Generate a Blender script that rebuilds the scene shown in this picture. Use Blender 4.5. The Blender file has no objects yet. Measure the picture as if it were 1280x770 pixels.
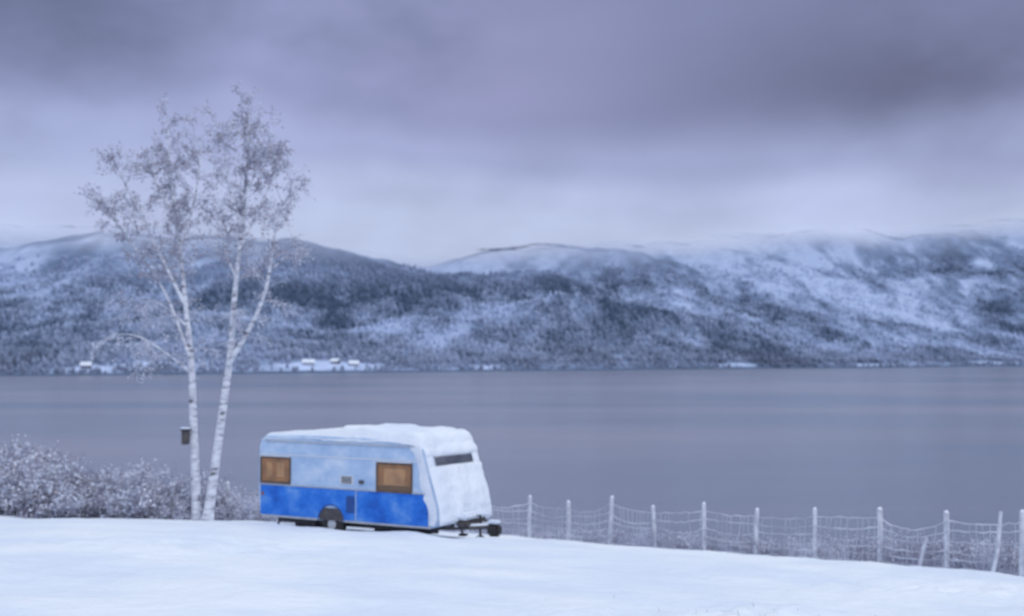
import bpy, bmesh, math, random
import numpy as np
from mathutils import Vector, Matrix
random.seed(7); np.random.seed(7)
S = bpy.context.scene
S.view_settings.view_transform = 'Standard'
S.view_settings.look = 'None'
S.view_settings.exposure = 0

# ------------------------------------------------------------------ helpers
def lin(r, g, b):
    f = lambda c: (c/255/12.92) if c/255 <= 0.04045 else ((c/255+0.055)/1.055)**2.4
    return (f(r), f(g), f(b), 1)

def mat_new(name):
    m = bpy.data.materials.new(name); m.use_nodes = True
    nt = m.node_tree
    return m, nt, nt.nodes['Principled BSDF']

def N(nt, t, **kw):
    n = nt.nodes.new(t)
    for k, v in kw.items():
        if k.startswith('i_'):
            n.inputs[k[2:].replace('_', ' ')].default_value = v
        else:
            setattr(n, k, v)
    return n

def ramp(nt, stops, interp='LINEAR'):
    r = nt.nodes.new('ShaderNodeValToRGB'); cr = r.color_ramp; cr.interpolation = interp
    while len(cr.elements) > 1: cr.elements.remove(cr.elements[-1])
    cr.elements[0].position = stops[0][0]; cr.elements[0].color = stops[0][1]
    for p, c in stops[1:]:
        e = cr.elements.new(p); e.color = c
    return r

def simple(name, c1, c2=None, rough=0.6, scale=6, bump=0.0, metallic=0, detail=3):
    m, nt, p = mat_new(name)
    p.inputs['Roughness'].default_value = rough
    p.inputs['Metallic'].default_value = metallic
    c2 = c2 or tuple(x*0.8 for x in c1[:3])+(1,)
    tc = N(nt, 'ShaderNodeTexCoord')
    no = N(nt, 'ShaderNodeTexNoise', i_Scale=scale, i_Detail=detail)
    nt.links.new(tc.outputs['Object'], no.inputs['Vector'])
    r = ramp(nt, [(0.35, c1), (0.65, c2)])
    nt.links.new(no.outputs['Fac'], r.inputs['Fac'])
    nt.links.new(r.outputs['Color'], p.inputs['Base Color'])
    if bump:
        b = N(nt, 'ShaderNodeBump', i_Strength=bump, i_Distance=0.05)
        nt.links.new(no.outputs['Fac'], b.inputs['Height'])
        nt.links.new(b.outputs['Normal'], p.inputs['Normal'])
    return m

def mesh_obj(name, verts, faces, mats, parent=None, smooth=False, mi=None):
    me = bpy.data.meshes.new(name)
    me.from_pydata([tuple(v) for v in verts], [], faces)
    for m in (mats if isinstance(mats, (list, tuple)) else [mats]): me.materials.append(m)
    if mi is not None: me.polygons.foreach_set('material_index', mi)
    if smooth: me.polygons.foreach_set('use_smooth', [True]*len(me.polygons))
    me.update()
    o = bpy.data.objects.new(name, me); S.collection.objects.link(o)
    if parent: o.parent = parent
    return o

def vnoise(x, y, seed=0):
    xi = np.floor(x).astype(np.int64); yi = np.floor(y).astype(np.int64)
    xf = x-xi; yf = y-yi
    def h(a, b):
        n = (a*374761393 + b*668265263 + seed*974711) & 0xffffffff
        n = ((n ^ (n >> 13))*1274126177) & 0xffffffff
        return ((n ^ (n >> 16)) & 0xffff)/65535.0
    u = xf*xf*(3-2*xf); v = yf*yf*(3-2*yf)
    return (h(xi, yi)*(1-u)+h(xi+1, yi)*u)*(1-v)+(h(xi, yi+1)*(1-u)+h(xi+1, yi+1)*u)*v
def fbm(x, y, seed=0, oct=5):
    s = 0; a = 0.5; t = 0
    for i in range(oct):
        s = s+a*vnoise(x*2**i+i*17.3, y*2**i-i*9.1, seed+i); t += a; a *= 0.5
    return s/t

# ------------------------------------------------------------------ world / light
W = bpy.data.worlds.new('World'); S.world = W; W.use_nodes = True
nt = W.node_tree; nt.nodes.clear()
SUN_EL, SUN_AZ = math.radians(42), math.radians(150)   # azimuth clockwise from +Y
out = N(nt, 'ShaderNodeOutputWorld')
sky = N(nt, 'ShaderNodeTexSky'); sky.sky_type = 'NISHITA'; sky.sun_disc = False
sky.sun_elevation = SUN_EL; sky.sun_rotation = SUN_AZ
bg1 = N(nt, 'ShaderNodeBackground', i_Strength=0.10)
nt.links.new(sky.outputs['Color'], bg1.inputs['Color'])
tc = N(nt, 'ShaderNodeTexCoord')
sep = N(nt, 'ShaderNodeSeparateXYZ'); nt.links.new(tc.outputs['Generated'], sep.inputs[0])
mp = N(nt, 'ShaderNodeMapping'); mp.inputs['Scale'].default_value = (1, 1, 1.8); mp.inputs['Location'].default_value = (0.35, 0.0, 0.4)
nt.links.new(tc.outputs['Generated'], mp.inputs['Vector'])
n1 = N(nt, 'ShaderNodeTexNoise', i_Scale=3.0, i_Detail=3.0, i_Roughness=0.45, i_Distortion=0.5)
n2 = N(nt, 'ShaderNodeTexNoise', i_Scale=6.5, i_Detail=4.0, i_Roughness=0.52)
for n in (n1, n2): nt.links.new(mp.outputs[0], n.inputs['Vector'])
def M(op, a, b=None, c=None):
    n = N(nt, 'ShaderNodeMath', operation=op)
    for i, v in enumerate((a, b, c)):
        if v is None: continue
        if isinstance(v, (int, float)): n.inputs[i].default_value = v
        else: nt.links.new(v, n.inputs[i])
    return n.outputs[0]
el = M('ADD', sep.outputs['Z'], M('MULTIPLY_ADD', n1.outputs['Fac'], 0.10, -0.05))
az = M('ADD', M('ARCTAN2', sep.outputs['X'], sep.outputs['Y']), M('MULTIPLY_ADD', n2.outputs['Fac'], 0.28, -0.14))
rz = ramp(nt, [(0.0, lin(180,192,226)), (0.09, lin(186,197,229)), (0.115, lin(178,188,223)), (0.145, lin(156,165,204)),
               (0.18, lin(135,142,181)), (0.22, lin(122,130,166)), (0.36, lin(126,136,172)),
               (0.55, (0.70,0.79,0.95,1)), (1.0, (0.88,0.955,1.04,1))], 'EASE')
nt.links.new(el, rz.inputs['Fac'])
def blob(a0, e0, wa, we, s):
    da = M('MULTIPLY_ADD', az, 1/wa, -a0/wa); de = M('MULTIPLY_ADD', el, 1/we, -e0/we)
    q = M('ADD', M('MULTIPLY', da, da), M('MULTIPLY', de, de))
    return M('MULTIPLY', M('EXPONENT', M('MULTIPLY', q, -1.0)), s)
# thick and thin parts of the cloud deck at their compass bearings
bl = [(-.42, .26, .17, .08, -.42), (.26, .185, .18, .028, -.38), (-.03, .225, .15, .05, .44),
      (-.24, .16, .14, .03, .12), (-.33, .115, .14, .04, .10)]
acc = None
for b in bl:
    v = blob(*b); acc = v if acc is None else M('ADD', acc, v)
tex = M('MULTIPLY_ADD', n2.outputs['Fac'], 0.8, -0.40)
gain = M('ADD', M('ADD', acc, 1.0), tex)
pink = M('ADD', blob(-.01, .22, .16, .06, 0.75), blob(.34, .22, .22, .07, .40))
tint = N(nt, 'ShaderNodeMix', data_type='RGBA', blend_type='MULTIPLY'); nt.links.new(pink, tint.inputs[0])
tint.inputs[7].default_value = (1.10, .98, .965, 1); nt.links.new(rz.outputs['Color'], tint.inputs[6])
bg2 = N(nt, 'ShaderNodeBackground'); nt.links.new(tint.outputs[2], bg2.inputs['Color'])
zg = N(nt, 'ShaderNodeMapRange'); zg.inputs[1].default_value = 0.3; zg.inputs[2].default_value = 0.8; zg.inputs[3].default_value = 1.0; zg.inputs[4].default_value = 1.12
nt.links.new(sep.outputs['Z'], zg.inputs[0])
nt.links.new(M('MULTIPLY', zg.outputs[0], gain), bg2.inputs['Strength'])
mx = N(nt, 'ShaderNodeMixShader'); mx.inputs[0].default_value = 0.95
nt.links.new(bg1.outputs[0], mx.inputs[1]); nt.links.new(bg2.outputs[0], mx.inputs[2])
nt.links.new(mx.outputs[0], out.inputs['Surface'])

sl = bpy.data.lights.new('sun', 'SUN'); sl.energy = 0.95; sl.angle = math.radians(25); sl.color = (1, 0.97, 0.94)
so = bpy.data.objects.new('sun', sl); S.collection.objects.link(so)
sd = Vector((math.sin(SUN_AZ)*math.cos(SUN_EL), math.cos(SUN_AZ)*math.cos(SUN_EL), math.sin(SUN_EL)))
so.rotation_euler = sd.to_track_quat('Z', 'Y').to_euler()

# ------------------------------------------------------------------ camera
cd = bpy.data.cameras.new('camera'); cam = bpy.data.objects.new('camera', cd); S.collection.objects.link(cam)
cd.lens = 50; cd.sensor_width = 36; cd.clip_end = 30000
cam.location = (0, 0, 0); cam.rotation_euler = (math.radians(90+1.97), 0, 0)
cd.dof.use_dof = True; cd.dof.focus_distance = 9.0; cd.dof.aperture_fstop = 2.1
S.camera = cam

# ------------------------------------------------------------------ snow meadow
CX = [-200, -60, -17, -8, 0.2, 5.4, 10.6, 16, 30, 200]
CY = [60, 50, 46, 45, 43, 37, 30, 24, 16, 8]
LX = [-200, -60, -17, -8, -4, 0.2, 5.4, 10.6, 20, 60, 200]
LZ = [-3, -1.0, -.36, -.16, 0, .21, .47, .60, .9, 2.0, 4]
def ground(x, y):
    x = np.asarray(x, float); y = np.asarray(y, float)
    c = np.interp(x, CX, CY); yy = np.clip(y, -60, 200)
    z = -(2.80-0.0056*yy+0.00138*np.where(yy > 0, yy, 0)**2)
    z = z-np.interp(x, LX, LZ)
    d = (y-c-0.6)/1.2
    z = z-0.30*1.2*np.where(d > 20, d, np.log1p(np.exp(np.minimum(d, 20))))
    z = z+0.22*(fbm(x*.16+50, y*.16+50, 3, 3)-.5)+0.12*(fbm(x*.8, y*.6+9, 5, 4)-.5)
    pm = np.exp(-((x-3.2)/2.8)**2-((y-18.5)/2.6)**2)+.8*np.exp(-((x-9)/3.5)**2-((y-25)/2.0)**2)+.6*np.exp(-((x+6)/4)**2-((y-27)/2.5)**2)
    z = z+pm*0.40*(fbm(x*2.6, y*2.0, 15, 4)-.5)
    return np.maximum(z, -26)
gz = lambda x, y: float(ground(x, y))
xs = np.concatenate([np.linspace(-160, -24, 60, endpoint=False), np.linspace(-24, 24, 420), np.linspace(24.5, 160, 60)])
ys = np.concatenate([np.linspace(-80, 12, 40, endpoint=False), np.linspace(12, 52, 360), np.linspace(52.5, 140, 60)])
X, Y = np.meshgrid(xs, ys); Z = ground(X, Y)
def grid_idx(nx, ny, keep=None):
    i = np.arange(nx-1)[None, :]+np.arange(ny-1)[:, None]*nx
    i = i.ravel()
    f = np.stack([i, i+1, i+1+nx, i+nx], 1)
    if keep is not None: f = f[keep.ravel()[i]]
    return f
def grid_faces(nx, ny, keep=None): return grid_idx(nx, ny, keep).tolist()

# caravan placement (needed for the drifts round its wheels)
TH = math.radians(-31); Lb, Wd = 5.25, 2.3
fc = Vector((-1.94, 33.5)); fwd = Vector((math.cos(TH), math.sin(TH))); rgt = Vector((math.sin(TH), -math.cos(TH)))
org = fc-fwd*Lb-rgt*(Wd/2)
gc = gz(org.x+fwd.x*2.4, org.y+fwd.y*2.4)
U_ = (X-org.x)*fwd.x+(Y-org.y)*fwd.y; Vv = (X-org.x)*rgt.x+(Y-org.y)*rgt.y
drift = .06*np.exp(-((U_-2.3)/.9)**2-((Vv-1.65)/.38)**2)+.08*np.exp(-((U_-.6)/.8)**2-((Vv-1.4)/.4)**2)+.10*np.exp(-((U_-4.9)/.9)**2-((Vv-1.5)/.4)**2)+.08*np.exp(-((U_-6.3)/.5)**2-((Vv-.4)/.4)**2)
drift = drift*(.6+.8*fbm(X*1.3, Y*1.3, 44, 3))
Z = Z+drift

snow, nt, p = mat_new('snow')
p.inputs['Roughness'].default_value = 0.65
tc = N(nt, 'ShaderNodeTexCoord')
na = N(nt, 'ShaderNodeTexNoise', i_Scale=0.35, i_Detail=5.0, i_Roughness=0.55)
nb = N(nt, 'ShaderNodeTexNoise', i_Scale=2.5, i_Detail=5.0, i_Roughness=0.6)
for n in (na, nb): nt.links.new(tc.outputs['Object'], n.inputs['Vector'])
r = ramp(nt, [(0.38, (0.68, 0.745, 0.87, 1)), (0.62, (0.785, 0.83, 0.905, 1))])
nt.links.new(na.outputs['Fac'], r.inputs['Fac']); nt.links.new(r.outputs['Color'], p.inputs['Base Color'])
b1 = N(nt, 'ShaderNodeBump', i_Strength=0.7, i_Distance=0.3); nt.links.new(na.outputs['Fac'], b1.inputs['Height'])
b2 = N(nt, 'ShaderNodeBump', i_Strength=0.8, i_Distance=0.10); nt.links.new(nb.outputs['Fac'], b2.inputs['Height'])
nt.links.new(b1.outputs['Normal'], b2.inputs['Normal']); nt.links.new(b2.outputs['Normal'], p.inputs['Normal'])
mesh_obj('snow_ground', np.stack([X.ravel(), Y.ravel(), Z.ravel()], 1), grid_faces(len(xs), len(ys)), snow, smooth=True)

# ------------------------------------------------------------------ lake
LAKE = -18.0
water, nt, p = mat_new('lake_water')
p.inputs['Roughness'].default_value = 0.22; p.inputs['IOR'].default_value = 1.33
tc = N(nt, 'ShaderNodeTexCoord'); mp = N(nt, 'ShaderNodeMapping'); mp.inputs['Scale'].default_value = (0.0035, 0.008, 1)
nt.links.new(tc.outputs['Object'], mp.inputs['Vector'])
na = N(nt, 'ShaderNodeTexNoise', i_Scale=1.0, i_Detail=4.0); nt.links.new(mp.outputs[0], na.inputs['Vector'])
r = ramp(nt, [(0.35, (0.13, 0.16, 0.23, 1)), (0.65, (0.24, 0.235, 0.29, 1))])  # soft, patchy reflection of the sky put into the base colour
nt.links.new(na.outputs['Fac'], r.inputs['Fac']); nt.links.new(r.outputs['Color'], p.inputs['Base Color'])
nb = N(nt, 'ShaderNodeTexNoise', i_Scale=0.8, i_Detail=3.0); nt.links.new(tc.outputs['Object'], nb.inputs['Vector'])
bb = N(nt, 'ShaderNodeBump', i_Strength=0.25, i_Distance=0.3); nt.links.new(nb.outputs['Fac'], bb.inputs['Height'])
nt.links.new(bb.outputs['Normal'], p.inputs['Normal'])
mesh_obj('lake', [(-9000, 20, LAKE), (9000, 20, LAKE), (9000, 12000, LAKE), (-9000, 12000, LAKE)], [(0, 1, 2, 3)], water)

# ------------------------------------------------------------------ far hills
def shore_y(x):
    y = np.interp(x, [-6000, -1500, -480, 300, 1045, 3000, 8000], [700, 1050, 1330, 2050, 2750, 3300, 3600])
    return y+70*(fbm(x/160.0+3, x*0+1.5, 21, 4)-.5)*2
def hill(x, s):
    y = shore_y(x)+s
    b = np.interp(s, [-100, 0, 60, 350, 700, 1300, 1900, 2600, 3600], [-12, 0.5, 6, 24, 72, 190, 325, 430, 460])
    big = fbm(x/900.0+4.2, y/900.0+1.0, 31, 4)-.5
    med = fbm(x/260.0, y/260.0, 41, 4)-.5
    amp = np.clip(s/900.0, 0, 1)
    ang = x/y
    rid = np.interp(ang, [-.5, -.36, -.2, -.13, -.06, 0, .1, .22, .36, .5], [1.05, 1.0, .94, .86, .80, .90, 1.10, 1.36, 1.46, 1.5])
    z = b*np.where(s > 0, rid, 1)+amp*(150*big+80*med)+np.clip(s/200, 0, 1)*12*(fbm(x/60., y/60., 51, 3)-.5)
    z = z+55*np.exp(-((x-170)/260)**2-((s-520)/220)**2)
    return z+LAKE
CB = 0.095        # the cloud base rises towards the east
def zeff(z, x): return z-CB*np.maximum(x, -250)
hx = np.linspace(-2600, 3400, 900); hs = np.concatenate([np.linspace(-60, 700, 170, endpoint=False), np.linspace(700, 3600, 230)])
HX, HS = np.meshgrid(hx, hs); HZ = hill(HX, HS); HY = shore_y(HX)+HS
def field(x, s):
    f = np.zeros_like(x)
    for cx, cs, wx, ws in [(-420, 50, 26, 30), (-380, 90, 30, 25), (-225, 60, 34, 35), (-175, 50, 26, 22), (-30, 35, 16, 18), (330, 40, 50, 18), (620, 40, 60, 16), (900, 60, 70, 22), (-455, 300, 40, 50)]:
        f = np.maximum(f, np.exp(-((x-cx)/wx)**2-((s-cs)/ws)**2)*1.1)
    return np.clip(f*(.6+.8*fbm(x/18., s/18., 77, 3)), 0, 1)
def tone_of(x, y, z, s):
    a = fbm(x/330.0+2, y/600.0+5, 71, 3)-.5
    b = fbm(x/90.0+7, y/230.0, 61, 4)-.5
    c = fbm(x/26.0, y/75.0, 91, 3)-.5
    rg = np.clip((x/y+0.02)/0.36, 0, 1)
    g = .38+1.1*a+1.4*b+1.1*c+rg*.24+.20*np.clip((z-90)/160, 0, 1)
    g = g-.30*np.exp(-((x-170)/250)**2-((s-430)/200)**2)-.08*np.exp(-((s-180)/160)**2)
    return g
g = np.clip(tone_of(HX, HY, HZ, HS), 0.02, 1)
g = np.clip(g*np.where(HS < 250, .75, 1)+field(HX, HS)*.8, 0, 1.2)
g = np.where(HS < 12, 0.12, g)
dark = np.array([0.070, 0.103, 0.170]); mid = np.array([0.155, 0.213, 0.345]); lite = np.array([0.37, 0.45, 0.65])  # distance haze is in these tones: darks lifted, contrast lowered
g3 = g[..., None]
col = np.where(g3 < .5, dark+(mid-dark)*g3*2, mid+(lite-mid)*(g3-.5)*2)
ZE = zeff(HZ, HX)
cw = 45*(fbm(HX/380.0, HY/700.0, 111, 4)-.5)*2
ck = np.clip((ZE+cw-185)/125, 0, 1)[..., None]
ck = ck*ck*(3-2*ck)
col = col*(1-ck)+np.array([.335, .39, .565])*ck  # mist painted into the slope colour with height, toned to the sky
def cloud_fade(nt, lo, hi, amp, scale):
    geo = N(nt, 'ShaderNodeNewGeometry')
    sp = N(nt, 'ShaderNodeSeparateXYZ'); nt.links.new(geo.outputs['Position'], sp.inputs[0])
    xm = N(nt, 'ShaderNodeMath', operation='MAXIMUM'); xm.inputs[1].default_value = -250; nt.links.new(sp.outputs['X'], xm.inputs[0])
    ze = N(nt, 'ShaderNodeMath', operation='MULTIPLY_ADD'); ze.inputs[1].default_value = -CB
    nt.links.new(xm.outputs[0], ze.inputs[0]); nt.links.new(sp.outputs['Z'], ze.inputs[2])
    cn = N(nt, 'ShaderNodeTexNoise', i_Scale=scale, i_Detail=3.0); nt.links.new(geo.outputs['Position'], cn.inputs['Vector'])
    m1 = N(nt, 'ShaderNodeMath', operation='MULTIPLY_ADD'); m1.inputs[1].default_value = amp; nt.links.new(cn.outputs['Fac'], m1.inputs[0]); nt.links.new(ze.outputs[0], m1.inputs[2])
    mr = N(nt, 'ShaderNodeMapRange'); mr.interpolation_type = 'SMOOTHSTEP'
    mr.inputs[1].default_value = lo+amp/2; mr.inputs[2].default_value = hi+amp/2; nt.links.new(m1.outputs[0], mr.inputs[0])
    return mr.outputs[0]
def hill_mat(name, fade):
    hm, nt, p = mat_new(name)
    p.inputs['Roughness'].default_value = 0.9; p.inputs['Specular IOR Level'].default_value = 0.1
    at = N(nt, 'ShaderNodeAttribute'); at.attribute_name = 'Col'
    nn = N(nt, 'ShaderNodeTexNoise', i_Scale=0.05, i_Detail=5.0, i_Roughness=0.7)
    geo = N(nt, 'ShaderNodeNewGeometry'); nt.links.new(geo.outputs['Position'], nn.inputs['Vector'])
    r = ramp(nt, [(0.3, (0.7, 0.72, 0.75, 1)), (0.7, (1.3, 1.28, 1.25, 1))])
    nt.links.new(nn.outputs['Fac'], r.inputs['Fac'])
    mm = N(nt, 'ShaderNodeMix', data_type='RGBA', blend_type='MULTIPLY'); mm.inputs[0].default_value = .5 if fade else 1
    nt.links.new(at.outputs['Color'], mm.inputs[6]); nt.links.new(r.outputs['Color'], mm.inputs[7])
    nt.links.new(mm.outputs[2], p.inputs['Base Color'])
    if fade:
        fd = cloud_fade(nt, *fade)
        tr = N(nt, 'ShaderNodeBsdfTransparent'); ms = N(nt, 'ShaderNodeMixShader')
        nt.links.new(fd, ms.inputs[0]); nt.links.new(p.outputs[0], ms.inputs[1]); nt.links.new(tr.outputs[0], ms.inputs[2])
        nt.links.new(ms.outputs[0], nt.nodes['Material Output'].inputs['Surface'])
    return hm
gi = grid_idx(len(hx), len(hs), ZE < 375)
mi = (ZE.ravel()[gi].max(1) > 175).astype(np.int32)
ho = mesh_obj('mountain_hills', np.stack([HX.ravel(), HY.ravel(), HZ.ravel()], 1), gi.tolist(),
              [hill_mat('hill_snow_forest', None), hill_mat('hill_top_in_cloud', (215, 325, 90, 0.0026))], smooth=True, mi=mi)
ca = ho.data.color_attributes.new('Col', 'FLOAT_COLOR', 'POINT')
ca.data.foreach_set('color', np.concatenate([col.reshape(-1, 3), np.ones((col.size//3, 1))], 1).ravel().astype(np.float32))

# forest: one merged mesh of small crowns
NT = 46000
ang = np.random.uniform(-.46, .46, NT*2); s = np.random.uniform(0, 1, NT*2)**1.1*2100+8
x = ang*2200
for _ in range(6): x = ang*(shore_y(x)+s)
y = shore_y(x)+s; z = hill(x, s)
t_ = tone_of(x, y, z, s)
prob = np.clip(1.15-t_*.9, .12, 1)*(1-np.clip(field(x, s)*1.5, 0, 1))
keep = (np.random.rand(NT*2) < prob) & (zeff(z, x) < 210-70*np.random.rand(NT*2))
x, y, z, t_, s = [a[keep][:NT] for a in (x, y, z, t_, s)]
n = len(x)
h = np.random.uniform(4.5, 10, n); h = np.where(s < 60, h*.7, h); rad = h*np.random.uniform(.24, .46, n)
k = 5; a = np.arange(k)*2*math.pi/k
V = np.zeros((n, 2*k+1, 3)); rot = np.random.rand(n)*6.28
for i in range(k):
    V[:, i, 0] = x+rad*np.cos(a[i]+rot); V[:, i, 1] = y+rad*np.sin(a[i]+rot); V[:, i, 2] = z-1
    V[:, k+i, 0] = x+rad*.8*np.cos(a[i]+rot+.6); V[:, k+i, 1] = y+rad*.8*np.sin(a[i]+rot+.6); V[:, k+i, 2] = z+h*.5
V[:, 2*k, 0] = x; V[:, 2*k, 1] = y; V[:, 2*k, 2] = z+h
base = (np.arange(n)*(2*k+1))[:, None]
F = []
for i in range(k):
    j = (i+1) % k
    F.append(np.concatenate([base+i, base+j, base+k+j], 1)); F.append(np.concatenate([base+i, base+k+j, base+k+i], 1)); F.append(np.concatenate([base+k+i, base+k+j, base+2*k], 1))
F = np.concatenate(F, 0).tolist()
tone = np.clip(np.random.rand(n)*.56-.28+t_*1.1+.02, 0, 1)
c0 = np.array([0.072, 0.108, 0.178]); c1 = np.array([0.41, 0.49, 0.69])  # tree tones also carry painted haze in the lifted dark end
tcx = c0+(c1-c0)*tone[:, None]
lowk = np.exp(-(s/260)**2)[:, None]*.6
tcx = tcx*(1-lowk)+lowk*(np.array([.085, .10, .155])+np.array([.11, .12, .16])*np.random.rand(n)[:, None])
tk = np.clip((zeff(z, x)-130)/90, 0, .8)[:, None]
tcx = tcx*(1-tk)+np.array([.30, .355, .53])*tk  # higher trees blend into a painted mist colour
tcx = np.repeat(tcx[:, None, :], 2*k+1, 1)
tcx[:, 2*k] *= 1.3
fm, nt, p = mat_new('frosted_forest'); p.inputs['Roughness'].default_value = 0.9; p.inputs['Specular IOR Level'].default_value = 0.1
at = N(nt, 'ShaderNodeAttribute'); at.attribute_name = 'Col'; nt.links.new(at.outputs['Color'], p.inputs['Base Color'])
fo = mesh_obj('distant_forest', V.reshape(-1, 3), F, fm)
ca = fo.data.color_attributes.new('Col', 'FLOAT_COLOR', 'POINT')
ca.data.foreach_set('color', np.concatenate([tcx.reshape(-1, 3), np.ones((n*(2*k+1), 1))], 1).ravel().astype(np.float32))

# ------------------------------------------------------------------ branching plants
class Geo:
    def __init__(s): s.v = []; s.f = []; s.m = []
    def tube(s, pts, rad, sides=5, mi=0):
        b = len(s.v); n = len(pts)
        for i, p in enumerate(pts):
            d = (pts[min(i+1, n-1)]-pts[max(i-1, 0)])
            d = d.normalized() if d.length > 1e-6 else Vector((0, 0, 1))
            u = d.cross(Vector((0.3, 1, 0.1))).normalized(); w = d.cross(u)
            for j in range(sides):
                t = 2*math.pi*j/sides
                s.v.append(p+(u*math.cos(t)+w*math.sin(t))*rad[i])
        for i in range(n-1):
            for j in range(sides):
                q = (j+1) % sides
                s.f.append((b+i*sides+j, b+i*sides+q, b+(i+1)*sides+q, b+(i+1)*sides+j)); s.m.append(mi)
    def leaf(s, p, size, mi):
        u = Vector((random.gauss(0, 1), random.gauss(0, 1), random.gauss(0, 1))).normalized()
        w = u.cross(Vector((random.random()-.5, random.random()-.5, random.random()-.5))).normalized()
        b = len(s.v)
        s.v += [p-u*size, p+w*size*.6, p+u*size, p-w*size*.6]; s.f.append((b, b+1, b+2, b+3)); s.m.append(mi)

def catmull(P, n):
    P = [P[0]*2-P[1]]+P+[P[-1]*2-P[-2]]; o = []
    for i in range(1, len(P)-2):
        for k_ in range(n):
            t = k_/n; a, b, c, d = P[i-1:i+3]
            o.append(.5*((2*b)+(c-a)*t+(2*a-5*b+4*c-d)*t*t+(3*b-a-3*c+d)*t**3))
    o.append(P[-2]); return o

def twig(G, p, d, L, r, lvl, droop, leafy, frosty=.5, ls=1.0):
    n = 4 if lvl else 3; pts = [p.copy()]; q = p.copy(); dd = d.normalized()
    for i in range(n):
        dd = (dd+Vector((random.gauss(0, .16), random.gauss(0, .16), random.gauss(0, .12)-droop*(.5 if lvl > 0 else .25)))).normalized()
        q = q+dd*L/n; pts.append(q.copy())
    G.tube(pts, [r*(1-.75*i/n) for i in range(n+1)], 3, 1)
    if lvl > 0:
        for i in range(random.randint(4, 6)):
            t = random.uniform(.15, 1); k_ = min(int(t*n), n-1); f = t*n-k_
            s_ = pts[k_].lerp(pts[k_+1], f)
            nd = (dd*0.7+Vector((random.gauss(0, .7), random.gauss(0, .7), random.gauss(.1, .5)))).normalized()
            twig(G, s_, nd, L*random.uniform(.35, .6), r*.6, lvl-1, droop, leafy, frosty, ls)
    if lvl <= 1:
        for i in range(int(leafy)+(random.random() < leafy % 1)):
            t = random.random()*n; k_ = min(int(t), n-1)
            G.leaf(pts[k_].lerp(pts[k_+1], t-k_)+Vector((random.gauss(0, .05), random.gauss(0, .05), random.gauss(0, .05))),
                   random.uniform(.025, .05)*ls, 2 if random.random() < frosty else 3)

bark, nt, p = mat_new('birch_bark'); p.inputs['Roughness'].default_value = .8
tc = N(nt, 'ShaderNodeTexCoord'); mp = N(nt, 'ShaderNodeMapping'); mp.inputs['Scale'].default_value = (2.5, 2.5, 7)
nt.links.new(tc.outputs['Object'], mp.inputs[0]); nn = N(nt, 'ShaderNodeTexNoise', i_Scale=1.3, i_Detail=6.0); nt.links.new(mp.outputs[0], nn.inputs['Vector'])
r = ramp(nt, [(0.34, (0.14, 0.14, 0.17, 1)), (0.42, (0.5, 0.52, 0.60, 1)), (0.6, (0.72, 0.75, 0.83, 1))])
nt.links.new(nn.outputs['Fac'], r.inputs['Fac']); nt.links.new(r.outputs['Color'], p.inputs['Base Color'])
twm = simple('frosted_twig', (0.60, 0.63, 0.75, 1), (0.36, 0.37, 0.46, 1), .8, 1.2)
frost = simple('hoar_frost', (0.70, 0.73, 0.84, 1), (0.50, 0.54, 0.68, 1), .7, 2)
dryl = simple('dry_birch_leaf', (0.23, 0.21, 0.27, 1), (0.38, 0.34, 0.40, 1), .8, 3)
PM = [bark, twm, frost, dryl]

def tree(name, base, trunk, limbs, seed, r0=.15):
    random.seed(seed); G = Geo(); U = 1/43.4
    def path(sk, dep):
        n = len(sk)
        return [Vector((dx*U, dep*i/(n-1), h_*U)) for i, (dx, h_) in enumerate(sk)]
    tp = catmull(path(trunk, 0.4), 5); n = len(tp)
    rr = [r0*(1-.9*(i/(n-1))**.9) for i in range(n)]; rr[0] *= 1.35; rr[1] *= 1.12
    G.tube(tp, rr, 8, 0)
    H = tp[-1].z
    runs = [(tp, rr, .40)]
    for sk, dep, r in limbs:
        lp = catmull(path(sk, dep), 5); m_ = len(lp)
        lr = [r*(1-.85*i/(m_-1)) for i in range(m_)]
        G.tube(lp, lr, 6, 0); runs.append((lp, lr, .15))
    for P_, R_, st in runs:
        m_ = len(P_)
        L_ = sum((P_[i+1]-P_[i]).length for i in range(m_-1))
        cnt = int(L_*(1-st)*6.8)
        for i in range(cnt):
            t = random.uniform(st, 1)*(m_-1); k_ = min(int(t), m_-2)
            pp = P_[k_].lerp(P_[k_+1], t-k_); ax = (P_[k_+1]-P_[k_]).normalized()
            az = random.uniform(0, 6.283)
            hf = pp.z/H
            up = hf > .55
            d = (ax*(.75 if up else .35)+Vector((math.cos(az), math.sin(az), .15 if up else -.1))*.8).normalized()
            L = random.uniform(.45, 1.15)*(1.3-.55*hf)
            twig(G, pp, d, L, .014, 2, 0.08 if up else .34, 1.9 if up else 1.3, .42 if up else .9, .95 if up else .8)
    o = mesh_obj(name, G.v, G.f, PM, mi=G.m)
    o.location = (base[0], base[1], gz(*base)-.12)
    return o
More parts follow.
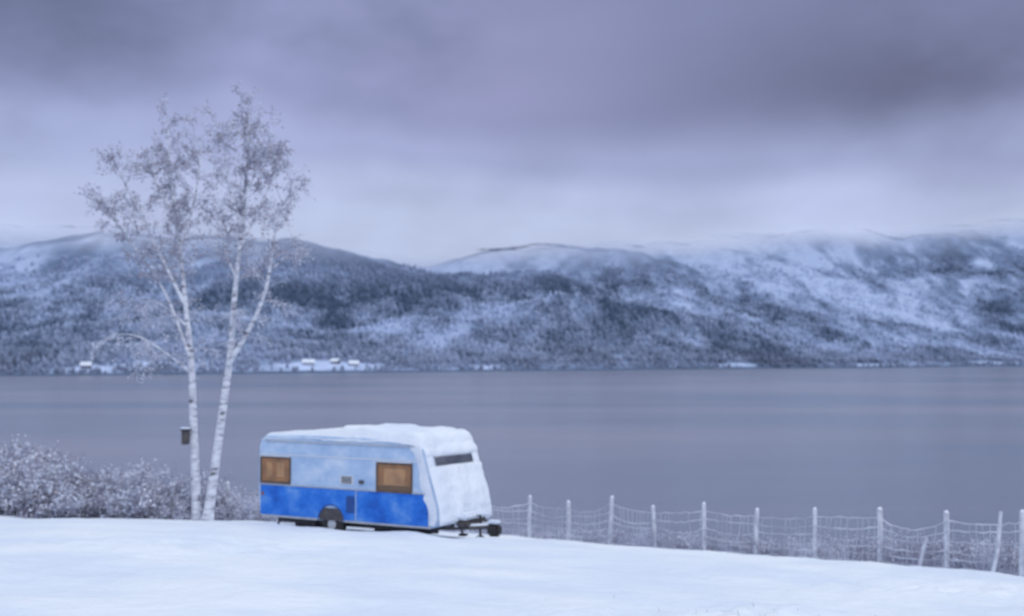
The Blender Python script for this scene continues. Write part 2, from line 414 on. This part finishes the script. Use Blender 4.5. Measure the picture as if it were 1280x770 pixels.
# sketch units: 43.4 units = 1 m (dx along X, height)
tree('birch_tree', (-9.15, 41.4),
     [(0,0),(-1,42),(-6,142),(-9,202),(-17,272),(-25,342),(-35,412),(-42,472),(-44,518)],
     [([(-18,280),(-46,340),(-72,395),(-92,440),(-104,465)], -.9, .06),
      ([(-25,342),(-10,402),(-4,455),(-6,485)], .8, .05),
      ([(-31,390),(-62,440),(-72,485)], 1.2, .045),
      ([(-10,212),(-42,290),(-80,345),(-112,385),(-124,402)], .7, .055),
      ([(-9,192),(-37,217),(-67,237),(-95,240)], -1.2, .04),
      ([(-14,250),(-45,275),(-75,285),(-90,270)], 1.0, .035)], 3, .155)
tree('birch_tree', (-8.75, 41.0),
     [(0,0),(10,80),(20,160),(27,220),(31,290),(38,360),(43,430),(46,490),(41,532)],
     [([(25,200),(53,245),(73,290),(83,340),(92,385),(108,415)], -.8, .085),
      ([(36,340),(62,400),(74,440),(72,470)], .9, .05),
      ([(38,380),(26,430),(30,490)], -.9, .045),
      ([(33,310),(14,350),(8,385)], 1.0, .035),
      ([(80,320),(100,340),(106,335)], .5, .03),
      ([(40,400),(62,450),(64,500)], -.4, .04)], 11, .155)

# frosted shrubs
shrub_m = simple('frosted_shrub_twig', (0.60, 0.62, 0.74, 1), (0.20, 0.18, 0.24, 1), .85, 1.0)
SM = [shrub_m, shrub_m, frost, dryl]
def shrub_mesh(seed, wid, hei, cnt, leafy):
    random.seed(seed); G = Geo()
    for i in range(cnt):
        a_ = random.uniform(0, 6.283); r_ = random.random()**.5*wid
        p = Vector((math.cos(a_)*r_*.6, math.sin(a_)*r_*.6, 0))
        d = Vector((math.cos(a_)*r_/wid*.7, math.sin(a_)*r_/wid*.7, 1))
        twig(G, p, d, hei*random.uniform(.6, 1), .014, 2, .06, leafy, .82, 1.1)
    me = bpy.data.meshes.new('frosted_shrub'); me.from_pydata([tuple(v) for v in G.v], [], G.f)
    for m in SM: me.materials.append(m)
    me.polygons.foreach_set('material_index', G.m); return me
sm = [shrub_mesh(i, 1.0, 1.25, 40, 2.6) for i in range(4)]
random.seed(5)
spots = []
for i in range(34):
    x_ = random.uniform(-19.5, -9.4); y_ = random.uniform(42.2, 46.0)
    hgt = np.interp(x_, [-19.5, -17, -15.2, -14, -12.8, -12, -10, -9.3], [1.75, 1.65, 1.5, 1.5, 1.0, 1.2, 1.0, .8])
    spots.append((x_, y_, hgt*random.uniform(.7, 1.05)))
spots += [(-16.6, 44, 1.75), (-17.8, 44, 1.7), (-14.4, 43.5, 1.5)]
spots += [(-8.3, 42.3, .6), (-9.6, 41.9, .6), (-9.2, 42.6, .8), (-7.6, 43.5, .7), (-22, 46, 1.5), (-25, 48, 1.4), (-21, 44, 1.3)]
for x_, y_, h_ in spots:
    o = bpy.data.objects.new('frosted_shrub', random.choice(sm)); S.collection.objects.link(o)
    o.location = (x_, y_, gz(x_, y_)-.1); o.rotation_euler = (0, 0, random.uniform(0, 6.28)); o.scale = (h_*1.1, h_*1.1, h_)

# ------------------------------------------------------------------ fence
post_m = simple('frosted_wood', (0.68, 0.71, 0.80, 1), (0.46, 0.48, 0.56, 1), .8, 5, .3)
wire_m = simple('frosted_wire', (0.62, 0.65, 0.76, 1), (0.42, 0.44, 0.53, 1), .6, 1.3)
fp = []
a0 = Vector((.5, 42.6)); a1 = Vector((10.55, 29.8)); step = (a1-a0)/9
random.seed(31)
for i in range(0, 13): fp.append(a0+step*(i+random.gauss(0, .03)))
left = []
q = a0.copy()
for i in range(5):
    q = q+Vector((-1.85, .28)); left.append(q.copy())
line = list(reversed(left))+fp
fence = bpy.data.objects.new('wire_fence', None); S.collection.objects.link(fence)
random.seed(9)
PG = Geo(); CG = Geo(); WG = Geo(); tops = []
for q in line:
    z0 = gz(q.x, q.y); H = random.uniform(1.12, 1.34); lx, ly = random.gauss(0, .05), random.gauss(0, .05)
    b_ = Vector((q.x, q.y, z0-.3)); t_ = Vector((q.x+lx, q.y+ly, z0+H))
    rs = random.uniform(.95, 1.2)
    PG.tube([b_, b_.lerp(t_, .5)+Vector((random.gauss(0, .015), 0, 0)), t_, t_+Vector((0, 0, .012))], [.06*rs, .056*rs, .052*rs, .03*rs], 8)
    b = len(PG.v); PG.v.append(t_+Vector((0, 0, .014)))
    for j in range(8): PG.f.append((b-8+j, b-8+(j+1) % 8, b)); PG.m.append(0)
    CG.tube([t_, t_+Vector((.008, 0, .03)), t_+Vector((.01, 0, .055))], [.05*rs, .038*rs, .006], 8)
    tops.append((Vector((q.x, q.y, z0)), H, (lx, ly)))
for i in range(len(tops)-1):
    (p0, H0, l0), (p1, H1, l1) = tops[i], tops[i+1]
    nseg = 12
    lev = [.05, .20, .35, .52, .70, .86]
    rows = []
    for h_ in lev:
        row = []; sag = random.uniform(.02, .30); sk = random.uniform(-.4, .4)
        for j in range(nseg+1):
            t = j/nseg; p = p0.lerp(p1, t); gx = gz(p.x, p.y)
            hh = (H0*(1-t)+H1*t)*h_-sag*4*t*(1-t)*(1+sk*(t-.5))*h_
            base_z = p.z if h_ > .5 else max(p.z, gx)
            row.append(Vector((p.x, p.y-.06+random.gauss(0, .008), base_z+hh+random.gauss(0, .012))))
        rows.append(row); w0 = random.uniform(.007, .014)
        WG.tube(row, [w0*random.uniform(.6, 1.6) for _ in row], 4)
    for j in range(1, nseg):
        if random.random() < .25: continue
        WG.tube([r_[j]+Vector((random.gauss(0, .02), 0, 0)) for r_ in rows], [random.uniform(.005, .010)]*len(rows), 3)
mesh_obj('posts', PG.v, PG.f, post_m, fence); mesh_obj('post_snow_caps', CG.v, CG.f, snow, fence, True); mesh_obj('wire_mesh', WG.v, WG.f, wire_m, fence)
G = Geo()
for k_ in (9, 8):
    q = line[5+k_]; z0 = gz(q.x, q.y)
    G.tube([Vector((q.x-.55, q.y+.25, z0-.1)), Vector((q.x-.45, q.y+.12, z0+.5)), Vector((q.x-.38, q.y+.1, z0+(1.35 if k_ == 9 else .7)))], [.045, .042, .035], 7)
mesh_obj('brace_posts', G.v, G.f, post_m, fence)

# frosted grass and weeds along the fence
random.seed(21); GG = Geo()
for i in range(5000):
    t = random.uniform(0, len(line)-1.01); k_ = int(t); q = line[k_].lerp(line[k_+1], t-k_)
    off = abs(random.gauss(.15, .9))
    x_, y_ = q.x+random.gauss(0, .1)+off*.45, q.y+off*.8
    if fbm(np.array(x_*.5), np.array(y_*.5), 88, 2) < .38: continue
    h_ = random.uniform(.2, .75)*(1.25 if q.x > 7 else .85)
    p = Vector((x_, y_, gz(x_, y_)-.03)); d = Vector((random.gauss(0, .28), random.gauss(0, .28), 1))
    pts = [p, p+d*h_*.5, p+d*h_+Vector((random.gauss(0, .06), 0, -.05*h_))]
    GG.tube(pts, [.008, .008, .004], 3, 1)
    for j in range(3): GG.leaf(pts[1].lerp(pts[2], random.random())+Vector((random.gauss(0, .03), 0, 0)), .03, 2 if random.random() < .8 else 3)
for i in range(60):
    x_, y_ = random.gauss(3.3, 1.0), random.gauss(18.6, 1.0)
    p = Vector((x_, y_, gz(x_, y_)-.03)); d = Vector((random.gauss(0, .4), random.gauss(0, .4), 1)); h_ = random.uniform(.03, .10)
    GG.tube([p, p+d*h_*.5, p+d*h_], [.005, .004, .003], 3, 1)
mesh_obj('frosted_grass', GG.v, GG.f, SM, mi=GG.m)
for x_, y_, h_ in [(8.9, 33.6, .6), (10.4, 31.6, .7), (11.4, 30.6, .8), (12.2, 30, .85), (6.4, 37, .45), (3.3, 41, .45), (9.8, 33, .65), (.6, 43.6, .45), (12.6, 28.5, .6), (4.6, 39.5, .4), (7.6, 35.4, .5)]:
    o = bpy.data.objects.new('frosted_shrub', random.choice(sm)); S.collection.objects.link(o)
    o.location = (x_, y_, gz(x_, y_)-.1); o.rotation_euler = (0, 0, random.uniform(0, 6.28)); o.scale = (h_, h_, h_)

# ------------------------------------------------------------------ caravan
cv = bpy.data.objects.new('caravan', None); S.collection.objects.link(cv)
cv.location = (org.x, org.y, gc-.04); cv.rotation_euler = (0, math.radians(.2), TH)
def frosted(name, stops, scale, stretch=(1, 1, 1)):
    m, nt, p = mat_new(name); p.inputs['Roughness'].default_value = .65; p.inputs['Specular IOR Level'].default_value = .3
    tc = N(nt, 'ShaderNodeTexCoord'); mp = N(nt, 'ShaderNodeMapping'); mp.inputs['Scale'].default_value = stretch
    nt.links.new(tc.outputs['Object'], mp.inputs[0])
    nn = N(nt, 'ShaderNodeTexNoise', i_Scale=scale, i_Detail=7.0, i_Roughness=.68); nt.links.new(mp.outputs[0], nn.inputs['Vector'])
    r = ramp(nt, stops); nt.links.new(nn.outputs['Fac'], r.inputs['Fac']); nt.links.new(r.outputs['Color'], p.inputs['Base Color'])
    return m
paint = frosted('frosted_pale_blue_paint', [(.36, (0.33, 0.47, 0.70, 1)), (.5, (0.42, 0.56, 0.77, 1)), (.66, (0.60, 0.69, 0.83, 1))], 1.3, (1, 1, 1.6))
white = simple('white_paint', (0.74, 0.77, 0.82, 1), (0.62, 0.65, 0.72, 1), .5, 1.5)
blue = frosted('frosted_blue_paint', [(.34, (0.012, 0.10, 0.48, 1)), (.50, (0.025, 0.18, 0.68, 1)), (.62, (0.08, 0.26, 0.72, 1)), (.72, (0.22, 0.40, 0.76, 1))], 1.5, (1, 1, 1.3))
blueD = simple('dark_blue_paint', (0.01, 0.06, 0.26, 1), (0.02, 0.09, 0.32, 1), .5, 1.8)
alu = simple('aluminium_trim', (0.55, 0.58, 0.62, 1), (0.42, 0.45, 0.5, 1), .45, 5, 0, .4)
rub = simple('black_rubber', (0.02, 0.02, 0.022, 1), (0.035, 0.035, 0.04, 1), .8, 8, .2)
steel = simple('dark_steel', (0.05, 0.05, 0.06, 1), (0.09, 0.08, 0.08, 1), .6, 6)
curt = simple('amber_curtain', (0.42, 0.18, 0.07, 1), (0.24, 0.10, 0.05, 1), .7, 4)
curtd = simple('brown_curtain', (0.12, 0.06, 0.04, 1), (0.07, 0.04, 0.03, 1), .7, 5)
pane = simple('pale_blind', (0.62, 0.34, 0.16, 1), (0.40, 0.21, 0.11, 1), .6, 4)
wframe = simple('brown_window_frame', (0.10, 0.06, 0.045, 1), (0.16, 0.10, 0.07, 1), .5, 5)
glass, nt, p = mat_new('window_glass')
p.inputs['Base Color'].default_value = (.5, .35, .22, 1); p.inputs['Roughness'].default_value = .08
p.inputs['Alpha'].default_value = .12
dglass = simple('dark_window', (0.07, 0.08, 0.11, 1), (0.16, 0.16, 0.19, 1), .25, 2)

prof = [(.10, .38), (.04, .50), (.0, .95), (.0, 1.6), (.02, 2.16), (.08, 2.32), (.24, 2.41), (1.6, 2.46), (3.4, 2.46),
        (4.72, 2.40), (4.96, 2.33), (5.09, 2.18), (5.20, 1.80), (5.38, 1.25), (5.50, .88), (5.52, .64), (5.44, .46), (5.25, .38)]
def extrude_profile(name, pr, y0, y1, mat, bev=.0, parent=cv, seg=3, smooth=True):
    bm = bmesh.new()
    A = [bm.verts.new((u, y0, v)) for u, v in pr]; B = [bm.verts.new((u, y1, v)) for u, v in pr]
    bm.faces.new(A); bm.faces.new(list(reversed(B)))
    n_ = len(pr)
    for i in range(n_): bm.faces.new((A[i], B[i], B[(i+1) % n_], A[(i+1) % n_]))
    bmesh.ops.recalc_face_normals(bm, faces=bm.faces)
    if bev:
        es = [e for e in bm.edges if abs(e.verts[0].co.y-e.verts[1].co.y) < 1e-6]
        bmesh.ops.bevel(bm, geom=es, offset=bev, segments=seg, affect='EDGES', profile=.5)
    me = bpy.data.meshes.new(name); bm.to_mesh(me); bm.free(); me.materials.append(mat)
    o = bpy.data.objects.new(name, me); S.collection.objects.link(o); o.parent = parent
    if smooth:
        for f in me.polygons: f.use_smooth = len(f.vertices) <= 4
    return o
extrude_profile('body_shell', prof, -Wd/2, Wd/2, paint, .05)
def box(name, x0, x1, y0, y1, z0, z1, mat, bev=.01, parent=cv):
    bm = bmesh.new(); bmesh.ops.create_cube(bm, size=1)
    for v in bm.verts: v.co = Vector(((x0+x1)/2+v.co.x*(x1-x0), (y0+y1)/2+v.co.y*(y1-y0), (z0+z1)/2+v.co.z*(z1-z0)))
    if bev: bmesh.ops.bevel(bm, geom=bm.edges[:], offset=min(bev, .45*min(x1-x0, y1-y0, z1-z0)), segments=2, affect='EDGES')
    me = bpy.data.meshes.new(name); bm.to_mesh(me); bm.free(); me.materials.append(mat)
    o = bpy.data.objects.new(name, me); S.collection.objects.link(o); o.parent = parent; return o
for sgn, nm in ((-1, 'right'), (1, 'left')):
    Y0 = sgn*Wd/2
    def sd_(a, b): return (min(Y0+sgn*a, Y0+sgn*b), max(Y0+sgn*a, Y0+sgn*b))
    z0, z1 = .43, 1.17
    ax_, ar = 2.35, .40
    def low(u):
        d_ = abs(u-ax_)
        return z0 if d_ >= ar else max(z0, .38+math.sqrt(ar*ar-d_*d_))
    for (ua, ub), part in (((.09, 3.08), 'a'), ((3.12, 5.22), 'b')):
        us = sorted(set([ua, ub]+[u for u in np.linspace(ax_-ar, ax_+ar, 17) if ua < u < ub]+[ax_-ar-.001, ax_+ar+.001] if part == 'a' else [ua, ub]))
        V_ = []; F_ = []
        for u in us: V_ += [(u, Y0+sgn*.012, low(u)), (u, Y0+sgn*.012, z1)]
        for i in range(len(us)-1): F_.append((2*i, 2*i+2, 2*i+3, 2*i+1) if sgn < 0 else (2*i+1, 2*i+3, 2*i+2, 2*i))
        mesh_obj('blue_panel_%s_%s' % (nm, part), V_, F_, blue, cv)
    y0, y1 = sd_(.002, .026)
    box('trim_rail_'+nm, .06, 5.16, y0, y1, 1.175, 1.20, alu, .006)
    box('sill_rail_'+nm, .12, 1.92, y0, y1, .38, .425, alu, .006)
    box('sill_rail_front_'+nm, 2.78, 5.3, y0, y1, .38, .425, alu, .006)
    y0, y1 = sd_(.001, .01)
    box('body_crease_upper_'+nm, .08, 5.05, y0, y1, 1.93, 1.955, white, .004)
    box('gutter_'+nm, .25, 4.85, sd_(0, .03)[0], sd_(0, .03)[1], 2.27, 2.30, alu, .004)
    for wi, (wa, wb, za, zb) in enumerate(((.13, 1.02, 1.27, 1.84), (3.76, 4.72, 1.22, 1.84))):
        fa, fb = sd_(.001, .035)
        for k_, (a_, b_, c_, d_) in enumerate(((wa-.05, wb+.05, za-.05, za), (wa-.05, wb+.05, zb, zb+.05), (wa-.05, wa, za+.001, zb-.001), (wb, wb+.05, za+.001, zb-.001))):
            box('window_frame_%s_%d_%d' % (nm, wi, k_), a_, b_, fa, fb, c_, d_, wframe, .01)
        ca_, cb_ = sd_(.003, .010)
        nst = 11
        for k_ in range(nst):
            xa = wa+(wb-wa)*k_/nst; xb = wa+(wb-wa)*(k_+.96)/nst
            mt = curt if k_ in (0, 1, 9, 10) else pane
            if k_ in (4, 5) and wi == 0: mt = curt
            box('curtain_%s_%d_%d' % (nm, wi, k_), xa, xb, ca_, cb_, za+.12, zb-.10, mt, .003)
        box('curtain_rail_%s_%d' % (nm, wi), wa, wb, ca_, cb_, zb-.098, zb-.002, curt, .003)
        box('curtain_hem_%s_%d' % (nm, wi), wa, wb, ca_, cb_, za+.002, za+.118, curtd if wi else curt, .003)
        ga, gb = sd_(.020, .024)
        box('window_pane_%s_%d' % (nm, wi), wa, wb, ga, gb, za, zb, glass, 0)
        sa, sb = sd_(.0, .055)
        box('window_snow_%s_%d' % (nm, wi), wa-.04, wb+.04, sa, sb, zb+.051, zb+.075, snow, .01)
    fa, fb = sd_(.013, .03)
    for k_ in range(4): box('vent_louvre_%s_%d' % (nm, k_), 2.66, 2.98, sd_(.001, .025)[0], sd_(.001, .025)[1], 1.33+k_*.045, 1.355+k_*.045, steel, .004)
    box('vent_frame_'+nm, 2.62, 3.02, sd_(.001, .014)[0], sd_(.001, .014)[1], 1.30, 1.51, white, .01)
    box('service_hatch_'+nm, 2.82, 3.06, fa, fb, .62, 1.02, blueD, .01)
    box('handle_'+nm, 3.2, 3.34, sd_(.002, .05)[0], sd_(.002, .05)[1], 1.34, 1.42, steel, .01)
    box('marker_light_'+nm, .13, .2, sd_(.013, .035)[0], sd_(.013, .035)[1], .9, 1.0, curt, .008)
    G = Geo()
    pts = [Vector((ax_+(ar)*math.cos(t), Y0+sgn*.012, .38+ar*math.sin(t))) for t in np.linspace(.12, math.pi-.12, 14)]
    G.tube(pts, [.016]*14, 6); mesh_obj('wheel_arch_'+nm, G.v, G.f, blueD, cv, True)
    bm = bmesh.new()
    prf = [(.10, -.10), (.20, -.105), (.29, -.10), (.325, -.07), (.33, 0), (.325, .07), (.29, .10), (.20, .105)]
    rings = []
    for j in range(28):
        t = 2*math.pi*j/28; rings.append([bm.verts.new((r_*math.cos(t), w_, r_*math.sin(t))) for r_, w_ in prf])
    for j in range(28):
        for k_ in range(len(prf)-1): bm.faces.new((rings[j][k_], rings[(j+1) % 28][k_], rings[(j+1) % 28][k_+1], rings[j][k_+1]))
    me = bpy.data.meshes.new('tyre'); bm.to_mesh(me); bm.free(); me.materials.append(rub)
    o = bpy.data.objects.new('tyre_'+nm, me); S.collection.objects.link(o); o.parent = cv; o.location = (ax_, Y0-sgn*.12, .30)
    bm = bmesh.new(); bmesh.ops.create_cone(bm, cap_ends=True, segments=24, radius1=.17, radius2=.13, depth=.05)
    bmesh.ops.bevel(bm, geom=bm.edges[:], offset=.008, segments=2, affect='EDGES')
    me = bpy.data.meshes.new('hub'); bm.to_mesh(me); bm.free(); me.materials.append(alu)
    o = bpy.data.objects.new('wheel_hub_'+nm, me); S.collection.objects.link(o); o.parent = cv
    o.location = (ax_, Y0-sgn*.01-sgn*.03, .30); o.rotation_euler = (math.radians(90)*sgn*-1, 0, 0)
    box('wheel_well_'+nm, ax_-ar+.03, ax_+ar-.03, sd_(.001, .006)[0], sd_(.001, .006)[1], .40, .70, steel, 0)
    for k_, ux in enumerate((.55, 4.7)):
        G = Geo(); G.tube([Vector((ux, Y0-sgn*.25, .40)), Vector((ux+(.15 if k_ else -.15), Y0-sgn*.22, -.02))], [.03, .025], 6)
        mesh_obj('corner_steady_%s_%d' % (nm, k_), G.v, G.f, steel, cv)
        box('steady_foot_%s_%d' % (nm, k_), ux+(.06 if k_ else -.24), ux+(.24 if k_ else -.06), Y0-sgn*.22-.09, Y0-sgn*.22+.09, -.03, .03, steel, .01)
    box('chassis_rail_'+nm, .3, 5.2, Y0-sgn*.45-.03, Y0-sgn*.45+.03, .22, .375, steel, .01)
box('axle_beam', ax_-.05, ax_+.05, -Wd/2+.25, Wd/2-.25, .24, .34, steel, .01)
box('water_tank', 3.3, 4.3, -.7, .7, .04, .37, steel, .03)
box('spare_wheel_carrier', .9, 1.6, -.8, .6, .10, .37, steel, .03)
G = Geo()
for sgn in (-1, 1): G.tube([Vector((4.6, sgn*.75, .33)), Vector((5.5, sgn*.45, .34)), Vector((6.35, 0, .38))], [.045]*3, 6)
G.tube([Vector((6.1, 0, .38)), Vector((6.32, 0, .40)), Vector((6.42, 0, .38))], [.05, .045, .06], 8)
mesh_obj('drawbar', G.v, G.f, steel, cv, True)
G = Geo()
for sgn in (-1, 1): G.tube([Vector((5.5, sgn*.45, .40)), Vector((6.2, .05*sgn, .43))], [.04, .035], 6)
mesh_obj('drawbar_snow', G.v, G.f, snow, cv, True)
G = Geo(); G.tube([Vector((6.0, -.1, .02)), Vector((6.0, -.1, .66))], [.028, .028], 8); G.tube([Vector((6.0, -.1, .64)), Vector((6.0, -.26, .66))], [.015, .015], 6)
G.tube([Vector((6.0, -.14, .08)), Vector((6.0, -.06, .08))], [.10, .10], 16)
mesh_obj('jockey_wheel', G.v, G.f, rub, cv)
box('gas_bottle_box', 5.55, 5.85, -.5, .5, .36, .55, steel, .05)
box('gas_box_snow', 5.53, 5.87, -.52, .52, .551, .70, snow, .06)
box('hitch_cover', 6.18, 6.5, -.14, .12, .16, .46, rub, .06)
box('hitch_snow', 6.2, 6.48, -.12, .10, .46, .54, snow, .035)
NV = [.64, .88, 1.25, 1.80, 2.18, 2.33, 2.40]; NU = [5.52, 5.50, 5.38, 5.20, 5.09, 4.96, 4.72]
def nose_pt(v, off): return np.interp(v, NV, NU)+off
def nose_sheet(name, y0, y1, v0, v1, off, th, mat, noise=0, ny=2, nv=2, smooth=True):
    vv = np.linspace(v0, v1, nv); yy = np.linspace(y0, y1, ny); V_ = []
    for i in range(nv):
        for j in range(ny):
            e = 1.0 if 0 < i < nv-1 and 0 < j < ny-1 else 0.0
            V_.append((nose_pt(vv[i], off)+(th+noise*float(fbm(np.array(yy[j]*2.5+7.), np.array(vv[i]*2.5+3.), 5, 4)-.25))*(e if noise else 1), yy[j], vv[i]))
    return mesh_obj(name, V_, grid_faces(ny, nv), mat, cv, smooth)
nose_sheet('front_window', -.80, .80, 1.84, 2.02, .0, .02, dglass, 0)
G = Geo()
cr = [Vector((nose_pt(v, .015), y, v)) for y, v in ((-.82, 1.82), (.82, 1.82), (.82, 2.04), (-.82, 2.04), (-.82, 1.82))]
G.tube(cr, [.016]*5, 6); mesh_obj('front_window_frame', G.v, G.f, alu, cv)
nose_sheet('front_snow_below', -Wd/2+.02, Wd/2-.02, .46, 1.84, .004, .03, snow, .20, 34, 24)
nose_sheet('front_snow_above', -Wd/2+.02, Wd/2-.02, 2.04, 2.38, .004, .03, snow, .14, 34, 8)
nose_sheet('front_snow_pier_a', -Wd/2+.02, -.84, 1.78, 2.08, .004, .03, snow, .04, 5, 6)
nose_sheet('front_snow_pier_b', .84, Wd/2-.02, 1.78, 2.08, .004, .03, snow, .04, 5, 6)
for sgn, nm in ((-1, 'right'), (1, 'left')):
    vv = np.linspace(.46, 2.3, 40); V_ = []
    for v in vv:
        ue = nose_pt(v, -.03) if v > .64 else np.interp(v, [.46, .64], [5.42, 5.49])
        ui = ue-.10-.26*float(fbm(np.array(v*4.), np.array(2.), 12, 5))-.14*math.exp(-((v-1.2)/.4)**2)
        for j in range(5):
            t = j/4; V_.append((ui+(ue-ui)*t, sgn*(Wd/2+.005+.028*math.sin(min(1, t*1.2)*math.pi/2)), v))
    mesh_obj('nose_side_snow_'+nm, V_, grid_faces(5, 40), snow, cv, True)
# roof snow
ux = np.linspace(.06, 5.08, 70); uy = np.linspace(-Wd/2-.01, Wd/2+.01, 30); V_ = []
for y_ in uy:
    for u_ in ux:
        rz_ = np.interp(u_, [.03, .08, .24, 1.6, 3.4, 4.72, 4.96, 5.09], [2.20, 2.32, 2.41, 2.46, 2.46, 2.40, 2.33, 2.18])
        ey = min((y_-uy[0])/.12, (uy[-1]-y_)/.12, 1); ex = min((u_-.06)/.3, (5.08-u_)/.2, 1); e = max(min(ex, ey), 0)
        nz = float(fbm(np.array(u_*1.8), np.array(y_*1.5+4.), 9, 4))
        th = math.sqrt(max(0, 1-(1-e)**2))*(.06+.14*np.clip((u_-1.4)/1.3, 0, 1))*(.45+1.1*nz)
        edge = .09*(1-ey)*(0.2+nz*1.6)
        V_.append((u_, y_, rz_+th-edge+.004))
mesh_obj('roof_snow', V_, grid_faces(70, 30), snow, cv, True)
box('roof_hatch', 2.35, 2.9, -.3, .3, 2.44, 2.58, white, .05)
box('roof_hatch_snow', 2.32, 2.93, -.33, .33, 2.585, 2.68, snow, .045)

# small nest box on the birch trunk
nb_ = bpy.data.objects.new('nest_box', None); S.collection.objects.link(nb_)
nb_.location = (-9.43, 41.2, gz(-9.15, 41.4)+2.42)
box('house', -.10, .10, -.10, .10, -.2, .2, steel, .01, nb_)
box('roof', -.14, .14, -.15, .13, .205, .24, steel, .01, nb_)
box('roof_snow', -.14, .14, -.15, .13, .242, .29, snow, .02, nb_)

# cabins on the far shore
wallw = simple('pale_cabin_wall', (0.42, 0.45, 0.55, 1), (0.34, 0.37, 0.46, 1), .8, .5)
walld = simple('weathered_cabin_wall', (0.13, 0.13, 0.17, 1), (0.18, 0.17, 0.21, 1), .8, .5)
for i, (x_, s_, L_, ry, wm) in enumerate([(-232, 58, 13, .2, wallw), (-205, 75, 10, -.5, walld), (-183, 52, 11, .4, wallw), (-425, 55, 10, .1, walld)]):
    yb = float(shore_y(np.array(float(x_)))+s_); zb = float(hill(np.array(float(x_)), np.array(float(s_))))
    c = bpy.data.objects.new('wooden_cabin', None); S.collection.objects.link(c); c.location = (x_, yb, zb); c.rotation_euler = (0, 0, ry)
    w_ = L_*.6; hw = 2.8; hr = 5.6
    a_, b_ = L_/2, w_/2
    V_ = [(-a_, -b_, -2), (a_, -b_, -2), (a_, b_, -2), (-a_, b_, -2), (-a_, -b_, hw), (a_, -b_, hw), (a_, b_, hw), (-a_, b_, hw), (-a_, 0, hr), (a_, 0, hr)]
    mesh_obj('walls', V_, [(0, 1, 5, 4), (2, 3, 7, 6), (1, 2, 6, 9, 5), (3, 0, 4, 8, 7)], wm, c)
    o_ = .7; sl_ = (hr-hw)/b_
    V_ = []
    for sg in (-1, 1):
        for xx in (-a_-o_, a_+o_):
            V_ += [(xx, sg*(b_+o_), hw-o_*sl_+.1), (xx, 0, hr+.1), (xx, 0, hr+.7), (xx, sg*(b_+o_), hw-o_*sl_+.6)]
    F_ = []
    for q_ in (0, 8): F_ += [(q_, q_+1, q_+2, q_+3), (q_+4, q_+5, q_+6, q_+7), (q_+3, q_+2, q_+6, q_+7), (q_, q_+1, q_+5, q_+4), (q_, q_+3, q_+7, q_+4)]
    mesh_obj('snowy_roof', V_, F_, snow, c)
    for k_ in (-1, 0, 1): box('window_%d' % (k_+2), k_*L_*.3-.6, k_*L_*.3+.6, -b_-.06, -b_-.01, .9, 2.2, dglass, 0, c)
